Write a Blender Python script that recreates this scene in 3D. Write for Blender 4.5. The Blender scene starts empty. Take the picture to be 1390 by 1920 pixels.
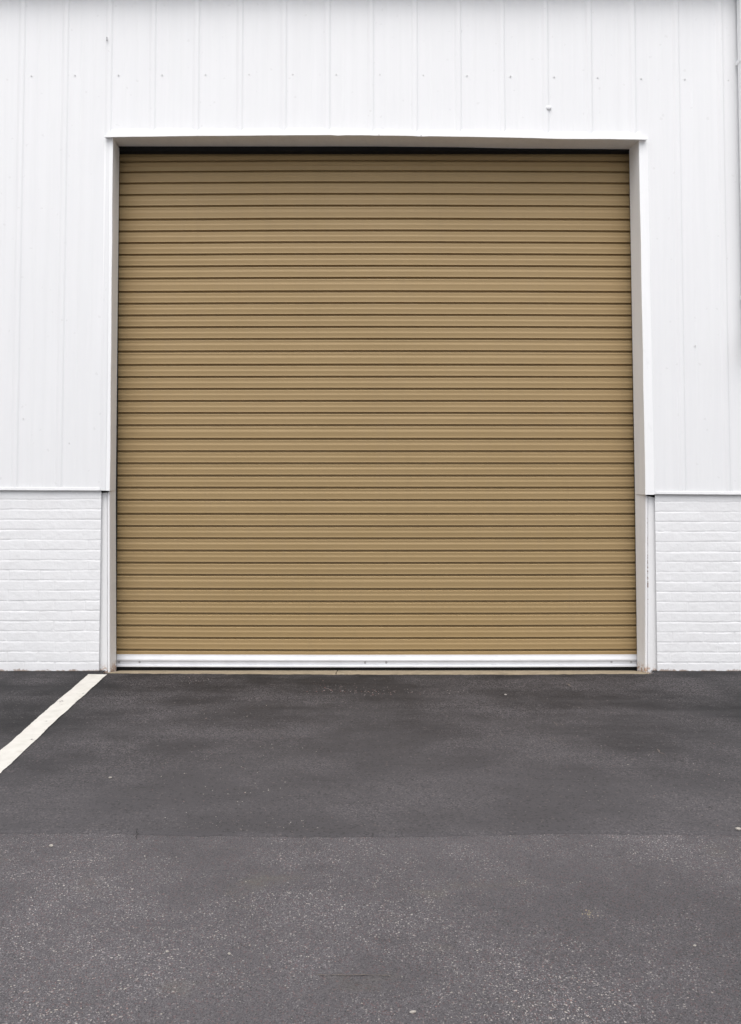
import bpy, bmesh, math, random
import numpy as np
from mathutils import Vector
random.seed(7); np.random.seed(7)
S = bpy.context.scene
COL = S.collection

# ------------------------------------------------------------------ camera geometry (survey of the photo)
F, PX, PY, D = 1493.0, 695.0, 840.0, 5.5
TH = math.radians(2.3)
CX = -0.044
H = 1.312
def ray(px, py):
    u = (px-PX)/F; v = (PY-py)/F
    return u, math.cos(TH)-v*math.sin(TH), math.sin(TH)+v*math.cos(TH)
def at(px, py, Y=0.0):          # point of the wall plane y=Y
    x, y, z = ray(px, py); t = (D+Y)/y
    return CX+x*t, H+z*t
def gr(px, py, z0=0.0):         # point of the ground
    x, y, z = ray(px, py); t = (z0-H)/z
    return CX+x*t, -D+y*t

# ------------------------------------------------------------------ node helpers
class NT:
    def __init__(s, name):
        s.m = bpy.data.materials.new(name); s.m.use_nodes = True
        s.t = s.m.node_tree; s.b = s.t.nodes['Principled BSDF']
        s.co = s.n('ShaderNodeNewGeometry').outputs['Position']
    def n(s, t, **k):
        x = s.t.nodes.new(t)
        for a, v in k.items(): setattr(x, a, v)
        return x
    def l(s, a, b): s.t.links.new(a, b)
    def vec(s, sc, loc=(0,0,0)):
        m = s.n('ShaderNodeMapping'); m.inputs['Scale'].default_value = sc; m.inputs['Location'].default_value = loc
        s.l(s.co, m.inputs['Vector']); return m.outputs[0]
    def noise(s, scale, detail=4, rough=.55, vec=None, dist=0):
        x = s.n('ShaderNodeTexNoise'); x.inputs['Scale'].default_value = scale
        x.inputs['Detail'].default_value = detail; x.inputs['Roughness'].default_value = rough
        x.inputs['Distortion'].default_value = dist
        s.l(vec or s.co, x.inputs['Vector']); return x.outputs['Fac']
    def voro(s, scale, vec=None, out='Color', feature='F1'):
        x = s.n('ShaderNodeTexVoronoi', feature=feature); x.inputs['Scale'].default_value = scale
        s.l(vec or s.co, x.inputs['Vector']); return x.outputs[out]
    def sep(s, c):
        x = s.n('ShaderNodeSeparateColor'); s.l(c, x.inputs[0]); return x.outputs
    def rng(s, v, a, b, c=0., d=1., smooth=False):
        x = s.n('ShaderNodeMapRange')
        if smooth: x.interpolation_type = 'SMOOTHSTEP'
        for i, q in zip((1,2,3,4), (a,b,c,d)): x.inputs[i].default_value = q
        s.l(v, x.inputs[0]); return x.outputs[0]
    def math(s, op, a, b=None, clamp=False):
        x = s.n('ShaderNodeMath', operation=op); x.use_clamp = clamp
        for i, q in enumerate((a, b)):
            if q is None: continue
            if isinstance(q, (int, float)): x.inputs[i].default_value = q
            else: s.l(q, x.inputs[i])
        return x.outputs[0]
    def mix(s, f, a, b, mode='MIX'):
        x = s.n('ShaderNodeMix', data_type='RGBA', blend_type=mode)
        for i, q in ((0, f), (6, a), (7, b)):
            if isinstance(q, (int, float)): x.inputs[i].default_value = q
            elif isinstance(q, tuple): x.inputs[i].default_value = (*q, 1)
            else: s.l(q, x.inputs[i])
        return x.outputs[2]
    def bump(s, h, strength, dist):
        x = s.n('ShaderNodeBump'); x.inputs['Strength'].default_value = strength; x.inputs['Distance'].default_value = dist
        s.l(h, x.inputs['Height']); s.l(x.outputs[0], s.b.inputs['Normal']); return x
    def base(s, c):
        if isinstance(c, tuple): s.b.inputs['Base Color'].default_value = (*c, 1)
        else: s.l(c, s.b.inputs['Base Color'])
    def rough(s, v):
        if isinstance(v, (int, float)): s.b.inputs['Roughness'].default_value = v
        else: s.l(v, s.b.inputs['Roughness'])
    def spec(s, v): s.b.inputs['Specular IOR Level'].default_value = v

def mat_cladding():
    m = NT('painted_cladding')
    streak = m.noise(1, 5, .6, m.vec((22, 22, .7)))
    blot = m.noise(1.7, 4)
    c = m.mix(m.rng(streak, .35, .75), (.775,.779,.79), (.745,.75,.76))
    c = m.mix(m.rng(blot, .5, .8, 0, .35), c, (.735,.74,.75))
    fine = m.sep(m.voro(70))[0]
    c = m.mix(m.rng(fine, .9955, .998, 0, .3), c, (.6,.6,.6))
    m.base(c); m.rough(.5); m.spec(.35)
    m.bump(m.noise(1, 3, .5, m.vec((3.2, 3.2, .8))), .35, .02)
    return m.m
def mat_frame():
    m = NT('painted_steel')
    g = m.noise(1, 6, .65, m.vec((30, 14, 1.2)))
    c = m.mix(m.rng(g, .45, .75), (.85,.855,.862), (.80,.805,.812))
    sc = m.noise(1, 4, .6, m.vec((9, 40, 5)))
    c = m.mix(m.rng(sc, .63, .72, 0, .2), c, (.5,.5,.5))
    m.base(c); m.rough(.45); m.spec(.4)
    m.bump(m.noise(14, 4), .25, .004)
    return m.m
def mat_post(rusty):
    m = NT('painted_post')
    g = m.noise(1, 6, .65, m.vec((26, 26, 3)))
    c = m.mix(m.rng(g, .4, .8), (.82,.82,.825), (.77,.77,.775))
    zz = m.n('ShaderNodeSeparateXYZ'); m.l(m.co, zz.inputs[0]); Z = zz.outputs[2]
    low = m.rng(Z, .05, .0)
    r = m.math('MULTIPLY', low, m.rng(m.noise(45, 4), .42, .6))
    c = m.mix(r, c, (.42,.24,.13))
    if rusty:
        x0 = at(1214.9, 1050, .034)[0]
        dx = m.math('ABSOLUTE', m.math('SUBTRACT', zz.outputs[0], x0))
        sl = m.rng(m.math('ADD', dx, m.rng(m.noise(90, 3), .3, .7, 0, .003)), .0052, .0030)
        hz = m.math('MULTIPLY', m.rng(m.math('ABSOLUTE', m.math('SUBTRACT', Z, .72)), .34, .10, .0, .16), 1.0)
        tt = m.math('ADD', m.noise(1, 5, .7, m.vec((2, 2, 38))), hz)
        c = m.mix(m.math('MULTIPLY', sl, m.rng(tt, .62, .68)), c, (.20,.10,.065))
    m.base(c); m.rough(.55); m.spec(.3)
    m.bump(m.noise(60, 4), .25, .003)
    return m.m
def mat_brick():
    m = NT('painted_brick')
    g = m.noise(9, 6, .6)
    c = m.mix(m.rng(g, .35, .75), (.775,.777,.787), (.745,.745,.752))
    zz = m.n('ShaderNodeSeparateXYZ'); m.l(m.co, zz.inputs[0]); Z = zz.outputs[2]
    dn = m.noise(26, 5, .65)
    edge = m.math('ADD', Z, m.rng(dn, .3, .7, -.016, .012))
    low = m.rng(edge, .013, .002)
    c = m.mix(m.math('MULTIPLY', low, .85), c, (.27,.19,.14))
    m.base(c); m.rough(.6); m.spec(.3)
    m.bump(m.noise(75, 5, .65), .35, .003)
    return m.m
def mat_door():
    m = NT('tan_door_paint')
    g = m.noise(1, 4, .55, m.vec((1.3, 1.3, 9)))
    c = m.mix(m.rng(g, .3, .75), (.345,.243,.120), (.322,.225,.108))
    s2 = m.noise(1, 5, .6, m.vec((18, 18, 1.5)))
    c = m.mix(m.rng(s2, .52, .8, 0, .3), c, (.30,.215,.12))
    s3 = m.noise(1, 5, .65, m.vec((7, 7, .5), (3,3,3)))
    c = m.mix(m.rng(s3, .58, .75, 0, .16), c, (.22,.16,.085))
    c = m.mix(m.rng(m.noise(1.1, 3), .4, .7, 0, .14), c, (.40,.29,.155))
    m.base(c); m.rough(.5); m.spec(.3)
    m.bump(m.noise(1, 3, .5, m.vec((2.5, 2.5, 5))), .12, .006)
    return m.m
def mat_simple(name, col, rough=.6, spec=.3, var=.12, scale=20, metal=0, bump=0):
    m = NT(name)
    g = m.noise(scale, 5, .6)
    c2 = tuple(max(0, q*(1-var*2)) for q in col)
    m.base(m.mix(m.rng(g, .35, .7), col, c2)); m.rough(rough); m.spec(spec)
    m.b.inputs['Metallic'].default_value = metal
    if bump: m.bump(m.noise(scale*3, 5), bump, .004)
    return m.m
def speckle(m, scale, lo, mid, hi, t1=.5, t2=.93):
    v = m.sep(m.voro(scale))
    c = m.mix(m.rng(v[0], 0, t1), lo, mid)
    return m.mix(m.rng(v[0], t2, t2+.03), c, hi), v
def mat_asphalt():
    m = NT('worn_asphalt')
    patch = m.noise(1.1, 5, .6)
    big = m.noise(.55, 4, .55, m.vec((1,1,1), (3.1, 7.7, 0)))
    v = m.sep(m.voro(360)); v2 = m.sep(m.voro(260)); v3 = m.sep(m.voro(520))
    c = m.mix(v[0], (.048,.0445,.0475), (.108,.101,.106))
    c = m.mix(m.rng(v3[1], .2, .9, 0, .45), c, (.095,.089,.094))
    dens = m.rng(m.math('ADD', m.math('MULTIPLY', patch, .6), m.math('MULTIPLY', m.noise(7, 4), .4)), .42, .58)
    light = m.math('MULTIPLY', m.rng(v[1], .80, .90), m.math('ADD', m.math('MULTIPLY', dens, .75), .10))
    c = m.mix(m.math('MULTIPLY', light, .75), c, (.24,.222,.23))
    c = m.mix(m.rng(v2[2], .93, .95, 0, .5), c, (.13,.075,.073))
    c = m.mix(m.math('MULTIPLY', m.rng(v2[0], .968, .976), dens), c, (.34,.31,.29))
    c = m.mix(m.rng(v[2], .88, .95, 0, .55), c, (.017,.017,.018))
    tone = m.rng(m.math('ADD', m.math('MULTIPLY', patch, .6), m.math('MULTIPLY', big, 1.2)), .72, 1.10, .86, 1.24)
    tc = m.n('ShaderNodeCombineColor')
    for i in range(3): m.l(tone, tc.inputs[i])
    c = m.mix(1.0, c, tc.outputs[0], 'MULTIPLY')
    spot = m.noise(4.5, 5, .6, m.vec((1,1.6,1), (9,2,0)))
    c = m.mix(m.rng(spot, .60, .74, 0, .35), c, (.038,.036,.038))
    yel = m.noise(2.4, 4, .6, m.vec((1,1.8,1), (1,5,0)))
    c = m.mix(m.rng(yel, .60, .74, 0, .35), c, (.12,.108,.085))
    m.base(c); m.rough(.85); m.spec(.3)
    h = m.math('ADD', m.math('MULTIPLY', m.voro(230, out='Distance'), -1.0), m.math('MULTIPLY', m.noise(260, 3), .8))
    m.bump(h, .6, .003)
    return m.m
def mat_sealcoat():
    m = NT('sealed_asphalt')
    patch = m.noise(1.5, 5, .62, m.vec((1,1.5,1), (5, 1.5, 0)))
    streak = m.noise(1, 5, .6, m.vec((.7, 9, 1), (2,0,0)), .4)
    streak2 = m.noise(1, 4, .6, m.vec((1.3, 26, 1), (6,3,0)), .7)
    fine = m.sep(m.voro(260)); v = m.sep(m.voro(190)); v2 = m.sep(m.voro(120))
    c = m.mix(fine[0], (.0080,.0077,.0083), (.0140,.0133,.0143))
    # wall's shade painted in as darker sealer, plus tyre wear in streaks and patches
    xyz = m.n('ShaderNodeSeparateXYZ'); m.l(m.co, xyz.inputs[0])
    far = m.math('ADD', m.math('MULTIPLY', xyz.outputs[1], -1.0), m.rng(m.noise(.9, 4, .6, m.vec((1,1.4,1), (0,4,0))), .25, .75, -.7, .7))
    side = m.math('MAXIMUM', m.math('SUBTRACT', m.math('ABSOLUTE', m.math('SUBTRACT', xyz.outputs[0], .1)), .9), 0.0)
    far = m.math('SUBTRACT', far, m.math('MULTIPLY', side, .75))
    shade_wear = m.rng(far, 0, 2.1, 0, 1)
    c = m.mix(m.math('MULTIPLY', shade_wear, m.rng(fine[1], 0, 1, .75, 1)), c, (.070,.066,.070))
    c = m.mix(m.math('MULTIPLY', m.rng(streak, .42, .68, 0, .6), m.rng(shade_wear, 0, .5, .35, 1)), c, (.056,.053,.0555))
    c = m.mix(m.rng(streak2, .56, .72, 0, .28), c, (.019,.018,.019))
    c = m.mix(m.rng(v[2], .5, 1, 0, .2), c, (.08,.075,.079))
    c = m.mix(m.rng(v2[0], .85, .95, 0, .35), c, (.008,.008,.008))
    worn = m.rng(patch, .42, .62)
    c = m.mix(m.math('MULTIPLY', worn, m.rng(v[0], .2, .9, 0, .7)), c, (.115,.107,.112))
    c = m.mix(m.math('MULTIPLY', worn, m.rng(v[1], .90, .95, 0, .6)), c, (.17,.15,.15))
    c = m.mix(m.rng(v2[2], .988, .992, 0, .5), c, (.15,.125,.12))
    m.base(c); m.rough(m.rng(patch, .3, .7, .7, .85)); m.spec(.25)
    h = m.math('ADD', m.math('MULTIPLY', m.noise(200, 3), .8), m.math('MULTIPLY', m.math('MULTIPLY', worn, fine[1]), .8))
    m.bump(h, .55, .003)
    return m.m
def mat_line():
    m = NT('white_line_paint')
    g = m.noise(14, 5, .65); g2 = m.noise(1, 5, .6, m.vec((6, 20, 1)))
    c = m.mix(m.rng(g, .35, .75), (.60,.585,.545), (.51,.495,.455))
    c = m.mix(m.rng(g2, .60, .70, 0, .45), c, (.40,.36,.30))
    w = m.noise(13, 5, .72, m.vec((1,1,1), (4.2, 8.4, 0)))
    c = m.mix(m.rng(w, .64, .67), c, (.07,.065,.065))
    m.base(c); m.rough(.7); m.spec(.3)
    m.bump(m.noise(180, 3), .4, .003)
    return m.m
def mat_sill():
    m = NT('sill_concrete')
    g = m.noise(20, 6, .65, m.vec((.5, 1, 1)))
    c = m.mix(m.rng(g, .35, .7), (.36,.30,.215), (.22,.185,.13))
    w = m.noise(50, 4)
    c = m.mix(m.rng(w, .6, .75, 0, .5), c, (.55,.50,.42))
    m.base(c); m.rough(.85); m.spec(.2); m.bump(m.noise(90, 5), .6, .004)
    return m.m
def mat_chip():
    m = NT('stone_chip')
    a = m.n('ShaderNodeVertexColor', layer_name='tint')
    m.base(a.outputs[0]); m.rough(.8); m.spec(.3)
    return m.m

M = dict(clad=mat_cladding(), frame=mat_frame(), post=mat_post(False), rpost=mat_post(True), brick=mat_brick(), door=mat_door(),
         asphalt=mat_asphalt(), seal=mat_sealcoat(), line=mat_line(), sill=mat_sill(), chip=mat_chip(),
         bar=mat_simple('bottom_bar_metal', (.66,.67,.70), .4, .5, .05, 8),
         rubber=mat_simple('black_rubber', (.012,.012,.012), .8, .2),
         dark=mat_simple('dark_interior', (.03,.028,.026), .9, .1),
         screw=mat_simple('screw_zinc', (.42,.42,.43), .45, .5, .2, 90),
         screww=mat_simple('screw_painted', (.72,.72,.725), .5, .4, .1, 90),
         bounce=mat_simple('pale_bounce', (.50,.49,.47), .9, .2, .1, 2),
         roof=mat_simple('eave_metal', (.30,.29,.28), .55, .3, .1, 12),
         pebble=mat_simple('pale_pebble', (.42,.39,.35), .8, .3, .15, 300, 0, .5),
         crack=mat_simple('crack_fill', (.02,.019,.018), .9, .2, .1, 60),
         scar=mat_simple('asphalt_scar', (.17,.145,.13), .85, .2, .3, 220),
         rust=mat_simple('rust_spot', (.25,.12,.07), .9, .1, .3, 300))

# ------------------------------------------------------------------ mesh helpers
def link(name, bm, mat, parent=None, smooth=False):
    me = bpy.data.meshes.new(name)
    if isinstance(bm, bmesh.types.BMesh):
        bmesh.ops.recalc_face_normals(bm, faces=bm.faces)
        bm.to_mesh(me); bm.free()
    else:
        me.from_pydata(bm[0], [], bm[1])
    me.materials.append(M[mat] if isinstance(mat, str) else mat)
    if smooth: me.polygons.foreach_set('use_smooth', [True]*len(me.polygons))
    o = bpy.data.objects.new(name, me); COL.objects.link(o); o.parent = parent
    return o
def tag(o, label=None, cat=None, group=None, kind=None):
    for k, v in (('label', label), ('category', cat), ('group', group), ('kind', kind)):
        if v: o[k] = v
    return o
def hexa(bm, p):      # 8 points: bottom ring 4, top ring 4
    v = [bm.verts.new(q) for q in p]
    for f in ((0,1,2,3),(7,6,5,4),(0,4,5,1),(1,5,6,2),(2,6,7,3),(3,7,4,0)): bm.faces.new([v[i] for i in f])
    return v
def box(bm, x0, x1, y0, y1, z0, z1):
    return hexa(bm, [(x0,y0,z0),(x1,y0,z0),(x1,y1,z0),(x0,y1,z0),(x0,y0,z1),(x1,y0,z1),(x1,y1,z1),(x0,y1,z1)])
def loft(rings, close=True, caps=True):   # rings: list of equal-length closed loops
    bm = bmesh.new(); R = [[bm.verts.new(p) for p in r] for r in rings]; n = len(R[0])
    for a, b in zip(R, R[1:]):
        for i in range(n if close else n-1):
            j = (i+1) % n; bm.faces.new((a[i], a[j], b[j], b[i]))
    if caps and close: bm.faces.new(R[0]); bm.faces.new(R[-1][::-1])
    return bm
def bevel(bm, w, seg=2):
    bmesh.ops.bevel(bm, geom=[e for e in bm.edges if len(e.link_faces) == 2 and e.calc_face_angle(0) > .5], offset=w, segments=seg, affect='EDGES', clamp_overlap=True)
    return bm
def grid_mesh(X, Y, Z):
    r, c = X.shape
    idx = np.arange(r*c).reshape(r, c)
    f = np.stack([idx[:-1,:-1], idx[:-1,1:], idx[1:,1:], idx[1:,:-1]], -1).reshape(-1, 4)
    return np.stack([X, Y, Z], -1).reshape(-1, 3).tolist(), f.tolist()

# ------------------------------------------------------------------ key measures
zled_l = at(90, 919.5)[1]; zled_r = at(1310, 927)[1]
zlint = at(700, 256)[1]
ztop = at(700, -4)[1]
xl_top, xl_bot = at(212, 262)[0], at(206.5, 918)[0]      # left edge of the opening at the wall face
xr_top, xr_bot = at(1198, 262)[0], at(1210.5, 925)[0]
def lerp(a, b, t): return a+(b-a)*t
XL0, XR0 = -7.0, at(1386, 300)[0]+6.0

B = bpy.data.objects.new('warehouse_building', None); COL.objects.link(B)
tag(B, 'white metal and painted brick warehouse with a closed tan roller door', 'building')

# ------------------------------------------------------------------ ribbed cladding
ribs = []
x48 = at(44, 20)[0]; pitch = (at(1349, 20)[0]-x48)/16
k = -22
while x48+k*pitch < XR0: ribs.append(x48+k*pitch); k += 1
RH = .0075
prof = []                                   # (x, y) of the pan and rib section
for r in ribs:
    prof += [(r-.034, 0), (r-.028, -.0010), (r-.014, -RH+.0010), (r-.008, -RH), (r+.007, -RH), (r+.012, -RH+.0010), (r+.022, -.0010), (r+.030, 0)]
    for q in (pitch*.36, pitch*.64):        # two low pencil ribs in each pan
        prof += [(r+q-.012, 0), (r+q, -.0008), (r+q+.012, 0)]
PX_ = np.array([p[0] for p in prof]); PY_ = np.array([p[1] for p in prof])
def panel(bm, xa, xb, zf_lo, zf_hi, nz=1, xa2=None, xb2=None):
    """xa..xb at the bottom, xa2..xb2 at the top"""
    xs = sorted([x for x in PX_ if xa+.002 < x < xb-.002] + [xa, xb])
    xa2 = xa if xa2 is None else xa2; xb2 = xb if xb2 is None else xb2
    cols = []
    for x in xs:
        col = []
        for i in range(nz+1):
            t = i/nz
            xx = x
            if x == xa: xx = lerp(xa, xa2, t)
            if x == xb: xx = lerp(xb, xb2, t)
            z = lerp(zf_lo(x), zf_hi(x), t)
            y = float(np.interp(xx, PX_, PY_))
            col.append(bm.verts.new((xx, y + .0018*math.sin(xx*2.1+z*1.3)+.001*math.sin(xx*5.3-z*2.2), z)))
        cols.append(col)
    for a, b in zip(cols, cols[1:]):
        for i in range(nz): bm.faces.new((a[i], b[i], b[i+1], a[i+1]))
bm = bmesh.new()
zlo_l = lambda x: at(695+(x-CX)*271, 0)[1]*0 + zled_l
def lip_z(x):                               # lower lip of the lintel, slightly crowned and dented
    pts = [(196,257.5),(350,255.6),(480,254.6),(560,254.0),(620,253.6),(632,255.0),(645,254.0),(700,254.3),(711,255.2),(722,254.4),(780,255.4),(790,256.6),(800,255.9),(900,257.2),(1000,259.4),(1060,261.0),(1140,261.2),(1214,262.2)]
    xs = [at(p[0], p[1], -.035)[0] for p in pts]; zs = [at(p[0], p[1], -.035)[1] for p in pts]
    return float(np.interp(x, xs, zs))
zjoin = lip_z(0)+.012
panel(bm, XL0, xl_bot, lambda x: zled_l, lambda x: zjoin, 12, XL0, xl_top)
panel(bm, xr_bot, XR0, lambda x: zled_r, lambda x: zjoin, 12, xr_top, XR0)
panel(bm, XL0, XR0, lambda x: zjoin, lambda x: ztop+.35, 6)
clad = link('wall_cladding', bm, 'clad', B)

# screws of the cladding: one mesh, copied
bm = bmesh.new()
bmesh.ops.create_cone(bm, cap_ends=True, segments=6, radius1=.0065, radius2=.0050, depth=.006)
bmesh.ops.create_cone(bm, cap_ends=True, segments=12, radius1=.0095, radius2=.009, depth=.002)
scr = link('screw', bm, 'screww', clad); scr.rotation_euler = (math.radians(90), 0, 0)
first = [scr]
def put_screw(px, py, Y=-.003, parent=clad, src=None, s=.62):
    if first: o = first.pop()
    else: o = scr.copy(); COL.objects.link(o)
    x, z = at(px, py, Y); o.location = (x, Y, z); o.parent = parent; o.scale = (s, s, s); return o
for i in range(17):
    px = 59+81.7*i; t = (px-695)/695
    put_screw(px, 139.5+5*t*t+4.5*max(0, t)+2*t)
for px, py in ((44,785),(130,831),(1304,648)):
    put_screw(px, py)
bmm = bmesh.new()                            # small raised cap standing in for a dent over the door
bmesh.ops.create_uvsphere(bmm, u_segments=20, v_segments=10, radius=.018)
for v in bmm.verts: v.co.y *= .38; v.co.z *= .9
cap = link('dent_cap', bmm, 'clad', clad, True); x, z = at(1029.5, 202, -RH); cap.location = (x, -RH-.002, z)
bmm = bmesh.new(); box(bmm, -.003, .003, -.008, .0, -.013, .013); bevel(bmm, .002)
clip = link('clip', bmm, 'screw', clad); x, z = at(202.5, 76, -RH+.01); clip.location = (x, -.014, z)

# flashing along the bottom of the cladding: real folded strip
def flashing(xa, xb, z):
    n = 24; rings = []
    for i in range(n+1):
        x = lerp(xa, xb, i/n); dz = .0012*math.sin(x*7)+.0008*math.sin(x*17)
        rings.append([(x, -RH-.001, z+.020+dz), (x, -RH-.003, z+.019+dz), (x, -RH-.003, z+.002+dz), (x, -RH-.001, z-.001+dz), (x, .006, z-.001+dz), (x, .006, z+.004+dz), (x, -RH+.001, z+.006+dz)])
    return link('flashing', loft(rings), 'frame', B)
flashing(XL0, at(188, 919)[0], zled_l)
flashing(at(1229.5, 927)[0], XR0, zled_r)

# ------------------------------------------------------------------ opening: reveals, lintel, posts
YR = .185                                      # depth of the reveals
YC = .240                                      # plane of the door curtain
def reveal(name, top_o, led_o, top_i, led_i, zt, zl, sign):
    """upper jamb: flat face on the wall + reveal going in"""
    n = 10; rings = []
    for i in range(n+1):
        t = i/n; z = lerp(zl, zt, t); xo = lerp(led_o, top_o, t)+.0012*math.sin(z*9); xi = lerp(led_i, top_i, t)
        w = .060*sign
        rings.append([(xo-w, -.004, z), (xo, -.006, z), (xo+.002*sign, -.003, z), (xi, YR, z), (xi-.02*sign, YR+.004, z), (xi-w, YR+.004, z), (xo-w, .004, z)])
    return link(name, loft(rings), 'frame', B)
zt = lip_z(0)-.0
xi_lt, xi_ll, xi_lb = at(224, 285, YR)[0], at(217.5, 918, YR)[0], at(218.5, 1249, YR)[0]
xi_rt, xi_rl, xi_rb = at(1180, 285, YR)[0], at(1191, 925, YR)[0], at(1195, 1250, YR)[0]
tag(reveal('jamb', xl_top, xl_bot, xi_lt, xi_ll, zt+.004, zled_l-.002, 1))
tag(reveal('jamb', xr_top, xr_bot, xi_rt, xi_rl, zt+.004, zled_r-.002, -1))
# lower posts (steel channels beside the brick)
YP = .034
def post(xo_t, xo_b, xi_t, xi_b, xb_t, xb_b, zt_, sign, notch):
    n = 16; rings = []
    for i in range(n+1):
        t = i/n; z = lerp(-.06, zt_, t)
        xo = lerp(xo_b, xo_t, t); xi = lerp(xi_b, xi_t, t); xb = lerp(xb_b, xb_t, t)
        g = xo-.017*sign
        rings.append([(xb, YP+.004, z), (lerp(xb, g, .5), YP+.0045, z), (g-.004*sign, YP+.004, z), (g-.0015*sign, YP+.013, z), (g+.0015*sign, YP+.013, z), (g+.004*sign, YP-.004, z),
                      (xo-.001*sign, YP-.005, z), (xo+.002*sign, YP-.001, z), (xi, YR, z), (xi-.02*sign, YR+.004, z), (xb, YR, z)])
    if notch:
        for j, (x, y, z) in enumerate(rings[-1]):
            if j in (0, 10): rings[-1][j] = (x, y, z-.018)
            if j == 1: rings[-1][j] = (x, y, z-.008)
    for j in (7, 8, 9): x, y, z = rings[-1][j]; rings[-1][j] = (x, y, (zled_l if sign > 0 else zled_r)-.002)
    return link('post', loft(rings), 'post' if sign > 0 else 'rpost', B)
pl = post(at(206, 920, YP)[0], at(206.5, 1250, YP)[0], xi_ll, xi_lb, at(186.5, 925, YP)[0]-.03, at(188, 1250, YP)[0]-.03, zled_l-.017, 1, False)
pr = post(at(1210.5, 927, YP)[0], at(1209.5, 1255, YP)[0], xi_rl, xi_rb, at(1230.5, 930, YP)[0]+.03, at(1230.5, 1255, YP)[0]+.03, zled_r-.013, -1, True)
# lintel: drip lip + soffit
n = 72; rings = []
xa, xb = at(196, 257, -.035)[0], at(1214, 262, -.035)[0]
def soff_z(x):
    pts = [(223,274.8),(550,275),(700,275),(860,276.6),(950,278.6),(1180,280.2)]
    xs = [at(p[0], p[1], YR)[0] for p in pts]; zs = [at(p[0], p[1], YR)[1] for p in pts]
    return float(np.interp(x, xs, zs))
for i in range(n+1):
    x = lerp(xa, xb, i/n); z = lip_z(x); zr = soff_z(x)
    b = .0015*math.sin(x*11)+.001*math.sin(x*27)
    rings.append([(x, .002, z+.017+b), (x, -.030, z+.014+b), (x, -.037, z+.013), (x, -.040+b*.5, z+.010), (x, -.040+b*.5, z), (x, -.034, z-.001), (x, -.026, z+.006), (x, .002, z+.008)])
lint = link('lintel', loft(rings), 'frame', B)
rings = []
xs0, xs1 = xl_top-.01, xr_top+.01
for i in range(n+1):
    t = i/n; xf = lerp(xs0, xs1, t); x2 = lerp(xi_lt-.01, xi_rt+.01, t)
    rings.append([(xf, -.024, lip_z(xf)+.004), (x2, YR, soff_z(x2)), (x2, YR+.006, soff_z(x2)+.002), (x2, YR+.004, soff_z(x2)+.10), (xf, .012, lip_z(xf)+.10), (xf, -.020, lip_z(xf)+.010)])
link('soffit', loft(rings), 'frame', B)
for px, py in ((711, 252.6), (790, 254.4)):
    o = put_screw(px, py, -.043, lint, s=.8); 

# ------------------------------------------------------------------ rolling door
gy = [321.2,342.2,363.9,385.8,410.6,432.5,454.4,476.6,498.8,521.3,546.6,568.5,590.7,613.2,635.7,658.7,684.2,706.6,729.2,751.9,774.5,797.5,823.4,846.4,869.,892.,914.6,937.8,964.2,987.,1009.8,1032.9,1055.8,1078.5,1105.,1127.9,1151.,1174.,1196.8,1219.7]
gz = [at(700, y, YC)[1] for y in gy]
gz = [gz[0]+.078*i for i in range(4, 0, -1)] + gz
zend = at(700, 1228.5, YC)[1]
P = []                                        # (z, y) going down; y is outward negative
for i, z in enumerate(gz):
    nx = gz[i+1] if i+1 < len(gz) else z-.083
    p = z-nx
    seam = p > .088
    hw = .0084
    P += [(z+hw+.002, -.0012), (z+hw, .0010), (z+.0058, .020), (z-.0064, .020), (z-hw+.0006, .0020), (z-hw-.0005, -.0016), (z-hw-.004, -.0028)]
    f = [(.15, -.0048), (.28, -.0026), (.38, -.0016), (.44, -.0038), (.49, -.0052), (.54, -.0050), (.60, -.0034), (.70, -.0014), (.80, -.0004), (.90, -.0022)]
    if seam: f = [(.13, -.0040), (.19, -.0040), (.24, -.0008), (.36, -.0008), (.43, -.0046), (.51, -.0052), (.60, -.0030), (.78, -.0006), (.90, -.0024)]
    for t, y in f:
        if i == len(gz)-1 and z-t*p < zend: break
        P.append((z-t*p, -.0022+(y+.0022)*.6))
P.append((zend, -.002))
z0c = at(700, 880, YC)[1]; zbend = at(700, 318, YC)[1]
xa, xb = xi_lb-.05, xi_rb+.05
nx = 60
V = []; Fc = []
for i in range(nx+1):
    x = lerp(xa, xb, i/nx); s = (2*i/nx-1)**2
    for z, y in P:
        dz = -.0042*(z-z0c)*s
        V.append((x, YC+y+(.012*min(1.5, (z-zbend)/.10)**2 if z > zbend else 0)+.0012*math.sin(x*2.3+z*1.7)+.0008*math.sin(x*6.1-z*3.), z+dz))
m_ = len(P)
for i in range(nx):
    for j in range(m_-1):
        a = i*m_+j; Fc.append((a, a+1, a+m_+1, a+m_))
door = link('rolling_door', (V, Fc), 'door', B)
# bottom bar
zb0, zb1 = at(700, 1250, YC-.012)[1], at(700, 1227.6, YC-.006)[1]
hb = zb1-zb0
rings = []
for i in range(41):
    x = lerp(xa+.01, xb-.01, i/40); dz = .0035*(2*i/40-1)**2-.001
    rings.append([(x, YC+.02, zb1+dz), (x, YC-.006, zb1+dz), (x, YC-.008, zb0+hb*.86+dz), (x, YC-.019, zb0+hb*.62+dz), (x, YC-.019, zb0+hb*.52+dz), (x, YC-.009, zb0+hb*.44+dz),
                  (x, YC-.009, zb0+hb*.16+dz), (x, YC-.026, zb0+hb*.10+dz), (x, YC-.026, zb0+dz), (x, YC+.02, zb0+dz)])
bar = link('bottom_bar', loft(rings), 'bar', door)
for px in (223.5, 262, 685, 724.5, 1147, 1184):
    o = put_screw(px, 1242.3 if 600 < px < 800 else 1241.2, YC-.011, bar, s=.85); o.data = scr.data
    o.material_slots[0].link = 'OBJECT'; o.material_slots[0].material = M['screw']
bm = bmesh.new(); zg = at(700, 1256.5, YC)[1]
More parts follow.
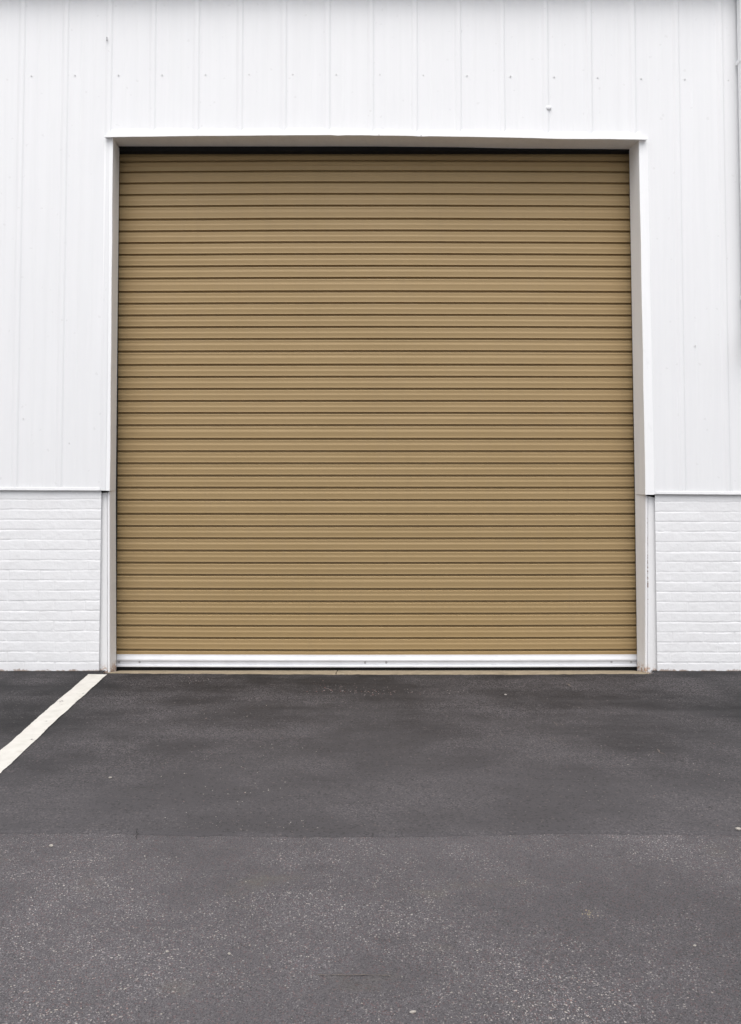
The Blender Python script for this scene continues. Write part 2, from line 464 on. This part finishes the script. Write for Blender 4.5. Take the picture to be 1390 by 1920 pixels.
box(bm, xa+.01, xb-.01, YC-.012, YC+.014, zg, zb0-.001); link('rubber_seal', bm, 'rubber', door)
# black strip as the dark gap behind the soffit, flap added to shade slats
zh = at(700, 288.5, YC-.014)[1]
bm = bmesh.new(); box(bm, xi_lt-.003, xi_rt+.003, YC-.020, YC-.010, zh, zlint+.12); hexa(bm, [(xi_lt-.003,YC-.060,zh+.005),(xi_rt+.003,YC-.060,zh+.005),(xi_rt+.003,YC-.021,zh),(xi_lt-.003,YC-.021,zh),(xi_lt-.003,YC-.060,zh+.09),(xi_rt+.003,YC-.060,zh+.09),(xi_rt+.003,YC-.021,zh+.09),(xi_lt-.003,YC-.021,zh+.09)]); link('header_shade', bm, 'rubber', door)
for sgn, xt, xq in ((1, xi_lt, xi_lb), (-1, xi_rt, xi_rb)):     # guides
    rings = []
    for z, x in ((-.005, xq), (zlint+.1, xt)):
        x0 = x-.004*sgn
        rings.append([(x0, YR+.006, z), (x0, YR+.014, z), (x0-.045*sgn, YR+.014, z), (x0-.045*sgn, YC+.03, z), (x0+.01*sgn, YC+.03, z), (x0+.01*sgn, YC+.036, z), (x0-.06*sgn, YC+.036, z), (x0-.06*sgn, YR+.006, z)])
    link('guide_rail', loft(rings), 'dark', door)
# dark room behind so that no light leaks in
bm = bmesh.new()
box(bm, xa-.3, xb+.3, YC+.05, YC+.9, -.02, zlint+.9); link('coil_housing', bm, 'dark', B)
bm = bmesh.new()
box(bm, xa-.3, xb+.3, .03, YC+.05, zlint+.135, zlint+.16)
link('header_plate', bm, 'dark', B)

# ------------------------------------------------------------------ painted brick
def vnoise(x, y, seed):
    rs = np.random.RandomState(seed); g = rs.rand(257, 257)
    xi = np.floor(x).astype(int); yi = np.floor(y).astype(int); fx = x-xi; fy = y-yi
    fx = fx*fx*(3-2*fx); fy = fy*fy*(3-2*fy); a = xi % 256; b = yi % 256
    return (g[a,b]*(1-fx)+g[a+1,b]*fx)*(1-fy)+(g[a,b+1]*(1-fx)+g[a+1,b+1]*fx)*fy
def brick(xa, xb, ztop_, joint_x, first_line, seed, side):
    st = .0042
    xs = np.arange(xa, xb+st, st); zs = np.arange(-.012, ztop_+.004, st)
    X, Z = np.meshgrid(xs, zs)
    pit = (first_line-at(90, 1241 if side < 0 else 1242, .02)[1])/16
    rs = np.random.RandomState(seed)
    wob = (vnoise(X*6+50, Z*3+.5, seed)-.5)*.0028+(vnoise(X*28+50, Z*14, seed+1)-.5)*.003
    q = (first_line-Z+wob)/pit
    row = np.floor(q).astype(int); fr = q-row
    rowoff = (rs.rand(60)-.5)*.014
    bx = (X-joint_x)/.214+np.where(row % 2 == 0, 0, .5)+rowoff[row % 60]/.214+(vnoise(X*9, Z*9, seed+2)-.5)*.02
    col = np.floor(bx).astype(int); fc = bx-col
    dist_bed = np.minimum(fr, 1-fr)*pit; dist_head = np.minimum(fc, 1-fc)*.214
    fill = vnoise(X*5+row*3.7+30, row*7.3+.2, seed+3)                       # how full of paint the bed joint is
    fill2 = vnoise(X*22+row*3.1+30, row*5.3+.2, seed+7)
    dep = .0021*np.clip(.25+1.1*fill*(.5+fill2), .15, 1.15)
    bed = dep*np.exp(-(dist_bed/.0042)**2)
    hk = (rs.rand(90, 90)**2*.0028+.0003)
    head = hk[row % 90, col % 90]*np.exp(-(dist_head/.0045)**2)*(Z < .75)+.0004*np.exp(-(dist_head/.0045)**2)*(Z >= .75)
    lower = np.clip(1.2-Z/.9, .25, 1)
    head = head*lower*1.5
    face = (rs.rand(90, 90)-.5)*.0014
    f = face[row % 90, col % 90]+ (vnoise(X*40, Z*40, seed+4)-.5)*.0011+(vnoise(X*120, Z*120, seed+5)-.5)*.0006
    tilt = (rs.rand(90, 90)-.4)*.0010
    f = f - tilt[row % 90, col % 90]*(fr-.5)*1.0
    Y = .013+np.maximum(bed, head)*1.15+f
    Zw = Z.copy()
    rag = (vnoise(X*14, Z*0, seed+6)+.5*vnoise(X*45, Z*0, seed+8))*.011-.004
    Zw[0, :] = np.maximum(Z[0, :], 0)+rag[0, :]; Zw = np.maximum(Zw, Zw[0:1, :]-1e-4) if False else Zw
    v, fa = grid_mesh(X, Y, Zw)
    o = link('brick_wall', (v, fa), 'brick', B, True)
    return o
jx = at(44, 1231, .02)[0]
brick(-3.9, at(187.5, 1100, .02)[0], zled_l+.002, jx, at(90, 936.5, .02)[1], 11, -1)
jx2 = at(1130+728/4.573, 1250, .02)[0]
brick(at(1230.0, 1100, .02)[0], 3.9, zled_r+.002, jx2, at(1310, 941.0, .02)[1], 23, 1)
# returns closing the brick ends behind the posts and the far ends of the base wall
bm = bmesh.new()
box(bm, XL0, -3.9, .018, .22, -.02, zled_l); link('base_wall', bevel(bm, .004), 'brick', B)
bm = bmesh.new()
box(bm, 3.9, XR0, .018, .22, -.02, zled_r); link('base_wall', bevel(bm, .004), 'brick', B)
bm = bmesh.new()
zb = zled_l+.02
box(bm, -3.9, at(187, 1100, .02)[0]-.03, .045, .22, -.02, zb); link('wall_core', bm, 'dark', B); bm = bmesh.new()
box(bm, at(1230, 1100, .02)[0]+.03, 3.9, .045, .22, -.02, zb)
link('wall_core', bm, 'dark', B)
# building body behind (sides, roof, eave with gutter)
bm = bmesh.new()
box(bm, XL0, XL0+.2, .23, 14, -.02, ztop+.3); link('side_wall', bm, 'clad', B)
bm = bmesh.new()
box(bm, XR0-.2, XR0, .23, 14, -.02, ztop+.3); link('side_wall', bm, 'clad', B)
bm = bmesh.new()
box(bm, XL0+.2, XR0-.2, 13.8, 14, -.02, ztop+.3); link('back_wall', bm, 'clad', B)
zE = ztop+.055
bm = bmesh.new()
hexa(bm, [(XL0-.3,-.075,zE+.05),(XR0+.3,-.075,zE+.05),(XR0+.3,14.3,zE+1.5),(XL0-.3,14.3,zE+1.5),(XL0-.3,-.075,zE+.09),(XR0+.3,-.075,zE+.09),(XR0+.3,14.3,zE+1.54),(XL0-.3,14.3,zE+1.54)])
roof = link('roof', bm, 'roof', B)
bm = bmesh.new(); box(bm, XL0-.3, XR0+.3, -.060, -.015, zE+.012, zE+.045)
link('eave', bm, 'roof', roof)
rings = []
for x in np.linspace(XL0-.3, XR0+.3, 30):
    rings.append([(x,-.078,zE+.03),(x,-.13,zE+.035),(x,-.145,zE+.11),(x,-.141,zE+.11),(x,-.127,zE+.040),(x,-.082,zE+.035),(x,-.082,zE+.11),(x,-.078,zE+.11)])
gut = link('gutter', loft(rings), 'roof', B)

# downspout at the right edge, ending in a kick-out elbow
xd = at(1386, 300, -.03)[0]
def duct(path, w, name, mat, parent):
    rings = []
    for i, (x, y, z) in enumerate(path):
        a = Vector(path[max(0, i-1)]); b = Vector(path[min(len(path)-1, i+1)]); d = (b-a).normalized()
        side = Vector((1,0,0)); up = d.cross(side).normalized()
        c = Vector((x,y,z)); r = []
        for sx, sy in ((-1,-.7),(-.8,-1),(.8,-1),(1,-.7),(1,.7),(.8,1),(-.8,1),(-1,.7)):
            r.append(tuple(c+side*(sx*w/2)+up*(sy*w*.4)))
        rings.append(r)
    return link(name, loft(rings), mat, parent)
zk = at(1388, 655, -.06)[1]
dsp = duct([(xd+.05, -.066, ztop+.02), (xd+.05, -.066, zk+.16), (xd+.05, -.070, zk+.12), (xd+.05, -.10, zk+.06), (xd+.05, -.15, zk+.01)], .10, 'downspout', 'frame', B)
for zz in (ztop-.5, zk+.35):
    bm = bmesh.new(); box(bm, xd-.004, xd+.104, -.110, -.018, zz, zz+.03); link('strap', bevel(bm, .002), 'frame', dsp)

# threshold slab under the door
bm = bmesh.new(); xm = at(631, 1260, 0)[0]
xsl, xsr = xi_lb-.10, xi_rb+.10
def silly(y): return .002-.047*max(0, y+.02)/(YC+.02)
for a0, b0 in ((0, 1), (1, 0)):
    if a0 == 0: xf0, xr0_, xf1, xr1_ = xl_bot+.010, xi_lb+.012, xm-.003, xm-.003
    else: xf0, xr0_, xf1, xr1_ = xm+.003, xm+.003, xr_bot-.010, xi_rb-.012
    ys = (-.09, -.02, YR, YC+.05)
    top = []; 
    for y in ys:
        t = min(1, max(0, y/YR)); top.append((lerp(xf0, xr0_, t), lerp(xf1, xr1_, t), y, silly(y)))
    vt = [[bm.verts.new((p[0], p[2], p[3])), bm.verts.new((p[1], p[2], p[3])), bm.verts.new((p[1], p[2], -.058)), bm.verts.new((p[0], p[2], -.058))] for p in top]
    for q, w_ in zip(vt, vt[1:]):
        for i in range(4): bm.faces.new((q[i], q[(i+1)%4], w_[(i+1)%4], w_[i]))
    bm.faces.new(vt[0]); bm.faces.new(vt[-1])
link('threshold', bm, 'sill', B)
bm = bmesh.new(); box(bm, xsl, xsr, -.075, YC+.05, -.075, -.062); link('door_pit', bm, 'dark', B)

# ------------------------------------------------------------------ ground
def tagS(o): o['kind'] = 'structure'; return o
bm = bmesh.new()
R = 400
gx_ = [-R, xsl, xsr, R]; gy_ = [-R, -.07, .30, R]
v = [[bm.verts.new((a, b, 0)) for a in gx_] for b in gy_]
for j in range(3):
    for i in range(3):
        if (i, j) != (1, 1): bm.faces.new((v[j][i], v[j][i+1], v[j+1][i+1], v[j+1][i]))
tagS(link('asphalt', bm, 'asphalt'))
# newer sealed strip along the wall, lying 4 mm higher, ragged at both edges
seam = [(-600,1556),(0,1561),(80,1560),(130,1559.5),(200,1558),(260,1561),(330,1564),(420,1565),(520,1568),(700,1566.5),(850,1565),(1000,1563),(1120,1562.5),(1250,1562),(1330,1564),(1390,1566),(2200,1564)]
nn = 900; V = []; Fc = []
ZS = .0045
gp = [gr(a, b, ZS) for a, b in seam]; gX = [p[0] for p in gp]; gY = [p[1] for p in gp]
rs = np.random.RandomState(3)
tagS(link('bounce_sheet', ([(-60,-60,.003),(60,-60,.003),(60,-7.3,.003),(-60,-7.3,.003)], [(0,1,2,3)]), 'bounce'))  # added pale sheet behind the camera, bounces light into the soffit
xs = np.concatenate([[-30,-12,-7], np.linspace(-4.2, 4.2, nn), [7,12,30]])
jit = np.convolve(rs.randn(len(xs)+8), np.ones(5)/5, 'valid'); jit2 = np.convolve(rs.randn(len(xs)+44), np.ones(45)/14, 'valid')
rows = 10
for i, x in enumerate(xs):
    yf = float(np.interp(x, gX, gY))+.0045*jit[i]+.008*jit2[i % len(jit2)]
    if xi_lb-.02 < x < xi_rb+.04:
        base_y = gr(700, 1265.0, ZS)[1]
        tt = (x-xi_lb)/(xi_rb-xi_lb)
        base_y = gr(700, lerp(1262.3, 1264.8, min(1, tt*2.2)) - max(0, tt-.75)*6, ZS)[1]
        yb = base_y+.006*jit[i]+.004*jit2[(i*3) % len(jit2)]
    else: yb = .03
    for j in range(rows+1):
        V.append((x, yf+.025 if j == 1 else lerp(yf, yb, j/rows), .0007 if j == 0 else ZS))
for i in range(len(xs)-1):
    for j in range(rows):
        a = i*(rows+1)+j; Fc.append((a, a+rows+1, a+rows+2, a+1))
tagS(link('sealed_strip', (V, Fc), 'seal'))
# white bay line
ZL = ZS+.004
p1, p2 = Vector(gr(200, 1264.3, ZL)), Vector(gr(0, 1449, ZL)); q1, q2 = Vector(gr(165.5, 1264.0, ZL)), Vector(gr(0, 1407.5, ZL))
d1 = (p2-p1); d2 = (q2-q1); V = []; Fc = []; n = 340; T = 2.6
je = np.convolve(rs.randn(2*n+12), np.ones(6)/6, 'valid')
for i in range(n+1):
    t = (i/n)**1.0*T
    a = q1+d2*t; b = p1+d1*t
    a = Vector((a.x+je[i]*.0035+.003*math.sin(t*9), a.y)); b = Vector((b.x+je[n+i]*.0035+.003*math.sin(t*7+1), b.y))
    for k in range(5): c = a.lerp(b, k/4); V.append((c.x, c.y, ZL))
for i in range(n):
    for k in range(4): a = i*5+k; Fc.append((a, a+1, a+6, a+5))
tagS(link('bay_line', (V, Fc), 'line'))

# cracks and scars in the surface: thin ragged ribbons
def ribbon(name, pts, w, mat, z, seg=8, rag=.6):
    V = []; Fc = []; P2 = []
    for (a, b) in zip(pts, pts[1:]):
        for i in range(seg): P2.append((lerp(a[0], b[0], i/seg), lerp(a[1], b[1], i/seg)))
    P2.append(pts[-1]); G = [Vector(gr(p[0], p[1], z)) for p in P2]
    for i, g in enumerate(G):
        d = (G[min(i+1, len(G)-1)]-G[max(i-1, 0)]).normalized(); nrm = Vector((-d.y, d.x))
        e = min(i, len(G)-1-i)/3; ww = w*min(1, .15+e)*random.uniform(1-rag, 1+rag)/2
        off = nrm*random.uniform(-1, 1)*w*.5
        c = g+off; V += [(*(c+nrm*ww), z), (*(c-nrm*ww), z)]
    for i in range(len(G)-1): Fc.append((2*i, 2*i+1, 2*i+3, 2*i+2))
    return tagS(link(name, (V, Fc), mat))
ribbon('crack', [(258,1553),(256,1560),(260,1563),(255,1568),(257,1573)], .0022, 'crack', ZS+.003)
ribbon('surface_scar', [(588,1827),(640,1828),(690,1827),(735,1829)], .0028, 'scar', .003, 14)
ribbon('surface_scar', [(1038,1352),(1047,1362)], .004, 'scar', ZS+.003, 6)
ribbon('surface_scar', [(1062,1280),(1071,1288)], .010, 'scar', ZS+.003, 6)
ribbon('surface_scar', [(1232,1403),(1238,1411),(1249,1415)], .006, 'scar', ZS+.003, 6)
ribbon('surface_scar', [(1028,1380),(1046,1393)], .003, 'scar', ZS+.003, 8)

# loose chips: nobody could count these
def chips():
    rs = np.random.RandomState(5)
    V = []; Fc = []; C = []
    ico = [(0,0,1),(.9,0,.1),(.28,.85,.1),(-.72,.53,.1),(-.72,-.53,.1),(.28,-.85,.1)]
    fac = [(0,1,2),(0,2,3),(0,3,4),(0,4,5),(0,5,1)]
    def chip(x, y, z, r, col):
        n = len(V); a = rs.rand()*6.28; ca, sa = math.cos(a), math.sin(a); sx = rs.uniform(.7,1.5)
        for p in ico:
            k = rs.uniform(.75, 1.25)
            X = p[0]*r*sx*k; Y = p[1]*r*k
            V.append((x+X*ca-Y*sa, y+X*sa+Y*ca, z+p[2]*r*.55-.0004)); C.append(col)
        for f in fac: Fc.append(tuple(n+i for i in f))
    pal = [(.30,.28,.26),(.24,.22,.20),(.18,.17,.17),(.20,.13,.12),(.34,.31,.27),(.14,.135,.14),(.11,.105,.11)]
    def cluster(px, py, sx, sy, n, r0, r1, pal=pal):
        for _ in range(int(n*.6) if py < 1560 and py > 1310 else n):
            a, b = rs.normal(px, sx), rs.normal(py, sy)
            if b < 1268: continue
            z = ZS if b < 1560 else 0
            x, y = gr(a, b, z); chip(x, y, z, rs.uniform(r0, r1), pal[rs.randint(len(pal))])
    red = [(.17,.09,.08),(.22,.16,.145),(.28,.25,.24),(.16,.15,.15)]
    cluster(620,1291,22,6,60,.002,.005,red); cluster(690,1296,28,4,70,.002,.005,red); cluster(785,1297,20,3,35,.002,.004,red); cluster(850,1298,14,2,14,.002,.004)
    cluster(350,1277,12,5,14,.002,.005); cluster(385,1277,12,5,12,.002,.005)
    cluster(430,1335,60,9,50,.002,.004); cluster(400,1420,80,30,150,.0015,.0038); cluster(480,1470,90,30,130,.0015,.0038); cluster(525,1402,25,5,50,.0015,.004)
    cluster(1150,1430,40,14,70,.0015,.0035); cluster(990,1330,60,20,60,.0015,.003); cluster(1010,1390,60,25,120,.0012,.003); cluster(1330,1470,50,40,60,.0015,.0038)
    cluster(480,1545,90,8,110,.0015,.0035); cluster(1160,1490,80,20,60,.0015,.0035)
    cluster(220,1630,60,25,160,.0015,.0036); cluster(460,1690,80,10,90,.0015,.0034); cluster(975,1653,14,3,22,.0015,.003); cluster(1070,1656,12,3,18,.0015,.003)
    yel = [(.34,.28,.18),(.26,.22,.15)]
    cluster(1112,1713,10,4,26,.0015,.003,yel)
    cluster(880,1850,60,45,230,.0014,.0032); cluster(1060,1865,60,30,220,.0014,.0032); cluster(130,1870,90,40,320,.0014,.0032); cluster(370,1770,120,50,260,.0014,.0032)
    for _ in range(1000):
        a, b = rs.uniform(-60,1450), 1275+645*rs.rand()**.8
        z = ZS if b < 1558 else 0
        if 1545 < b < 1575: continue
        x, y = gr(a, b, z); chip(x, y, z, rs.uniform(.001,.0022), pal[rs.randint(len(pal))])
    o = link('loose_grit', (V, Fc), 'chip')
    ca = o.data.color_attributes.new('tint', 'FLOAT_COLOR', 'POINT')
    ca.data.foreach_set('color', np.array([(*c, 1) for c in C], 'f').ravel())
    tag(o, 'fine pale grit scattered over the dark asphalt', 'grit', kind='stuff')
chips()
# dirt and torn paint where the wall meets the asphalt
def peb(px, py, r, label, sq=(1, .7, .5)):
    z0 = ZS if py < 1560 else 0
    bm = bmesh.new(); bmesh.ops.create_icosphere(bm, subdivisions=2, radius=r)
    for v in bm.verts:
        k = random.uniform(.82, 1.15); v.co = Vector((v.co.x*sq[0]*k, v.co.y*sq[1]*k, v.co.z*sq[2]*k))
    o = link('pebble', bm, 'pebble'); x, y = gr(px, py, z0); o.location = (x, y, z0+r*sq[2]*.7); o.rotation_euler = (0, 0, random.uniform(-.6, .6))
    tag(o, label, 'pebble', 'pale pebbles lying on the asphalt')
peb(96, 1587, .0085, 'pale pebble just below the asphalt seam, near the left edge')
peb(314, 1785, .0048, 'small pale pebble left of centre in the foreground, left one of a pair')
peb(430, 1789, .0050, 'small pale pebble left of centre in the foreground, right one of a pair')
peb(775, 1899, .0062, 'flat pale pebble at the bottom of the photo, just right of centre', (1.5,.6,.5))
peb(1303, 1774, .0052, 'small white pebble in the right foreground, halfway below the seam')
peb(948, 1303, .0075, 'small pale pebble on the sealed asphalt in front of the door, right of centre')
peb(1385, 1556, .0110, 'pale tan stone on the asphalt seam at the right edge')
peb(207, 1459, .0075, 'small pale pebble on the sealed asphalt just right of the white line')

# ------------------------------------------------------------------ light, world, camera
EL, AZ = math.radians(63), math.radians(185)          # sun direction: in front of the wall, a little to the left
w = bpy.data.worlds.new('World'); S.world = w; w.use_nodes = True
nt = w.node_tree; bg = nt.nodes['Background']
sky = nt.nodes.new('ShaderNodeTexSky'); sky.sky_type = 'NISHITA'; sky.sun_disc = False
sky.sun_elevation = EL; sky.sun_rotation = AZ; sky.dust_density = 4; sky.air_density = 1.0; sky.ozone_density = 1
hs = nt.nodes.new('ShaderNodeHueSaturation'); hs.inputs['Saturation'].default_value = .40
nt.links.new(sky.outputs[0], hs.inputs['Color']); nt.links.new(hs.outputs[0], bg.inputs[0])
bg.inputs[1].default_value = .12
sun = bpy.data.lights.new('sun', 'SUN'); sun.energy = 1.3; sun.angle = math.radians(80); sun.color = (1, .985, .965)
so = bpy.data.objects.new('sun', sun); COL.objects.link(so)
sd = Vector((math.sin(AZ)*math.cos(EL), math.cos(AZ)*math.cos(EL), math.sin(EL)))
so.rotation_euler = (-sd).to_track_quat('-Z', 'Y').to_euler()

cam = bpy.data.cameras.new('camera'); co = bpy.data.objects.new('camera', cam); COL.objects.link(co)
cam.sensor_fit = 'VERTICAL'; cam.sensor_height = 36; cam.lens = F/1920*36
co.location = (CX, -D, H); co.rotation_euler = (math.radians(90)+TH, 0, 0)
cam.shift_y = (PY-960)/1920
cam.clip_end = 2000; cam.clip_start = .05
S.camera = co
S.view_settings.view_transform = 'Standard'; S.view_settings.look = 'None'; S.view_settings.gamma = 1
S.view_settings.exposure = 0.64
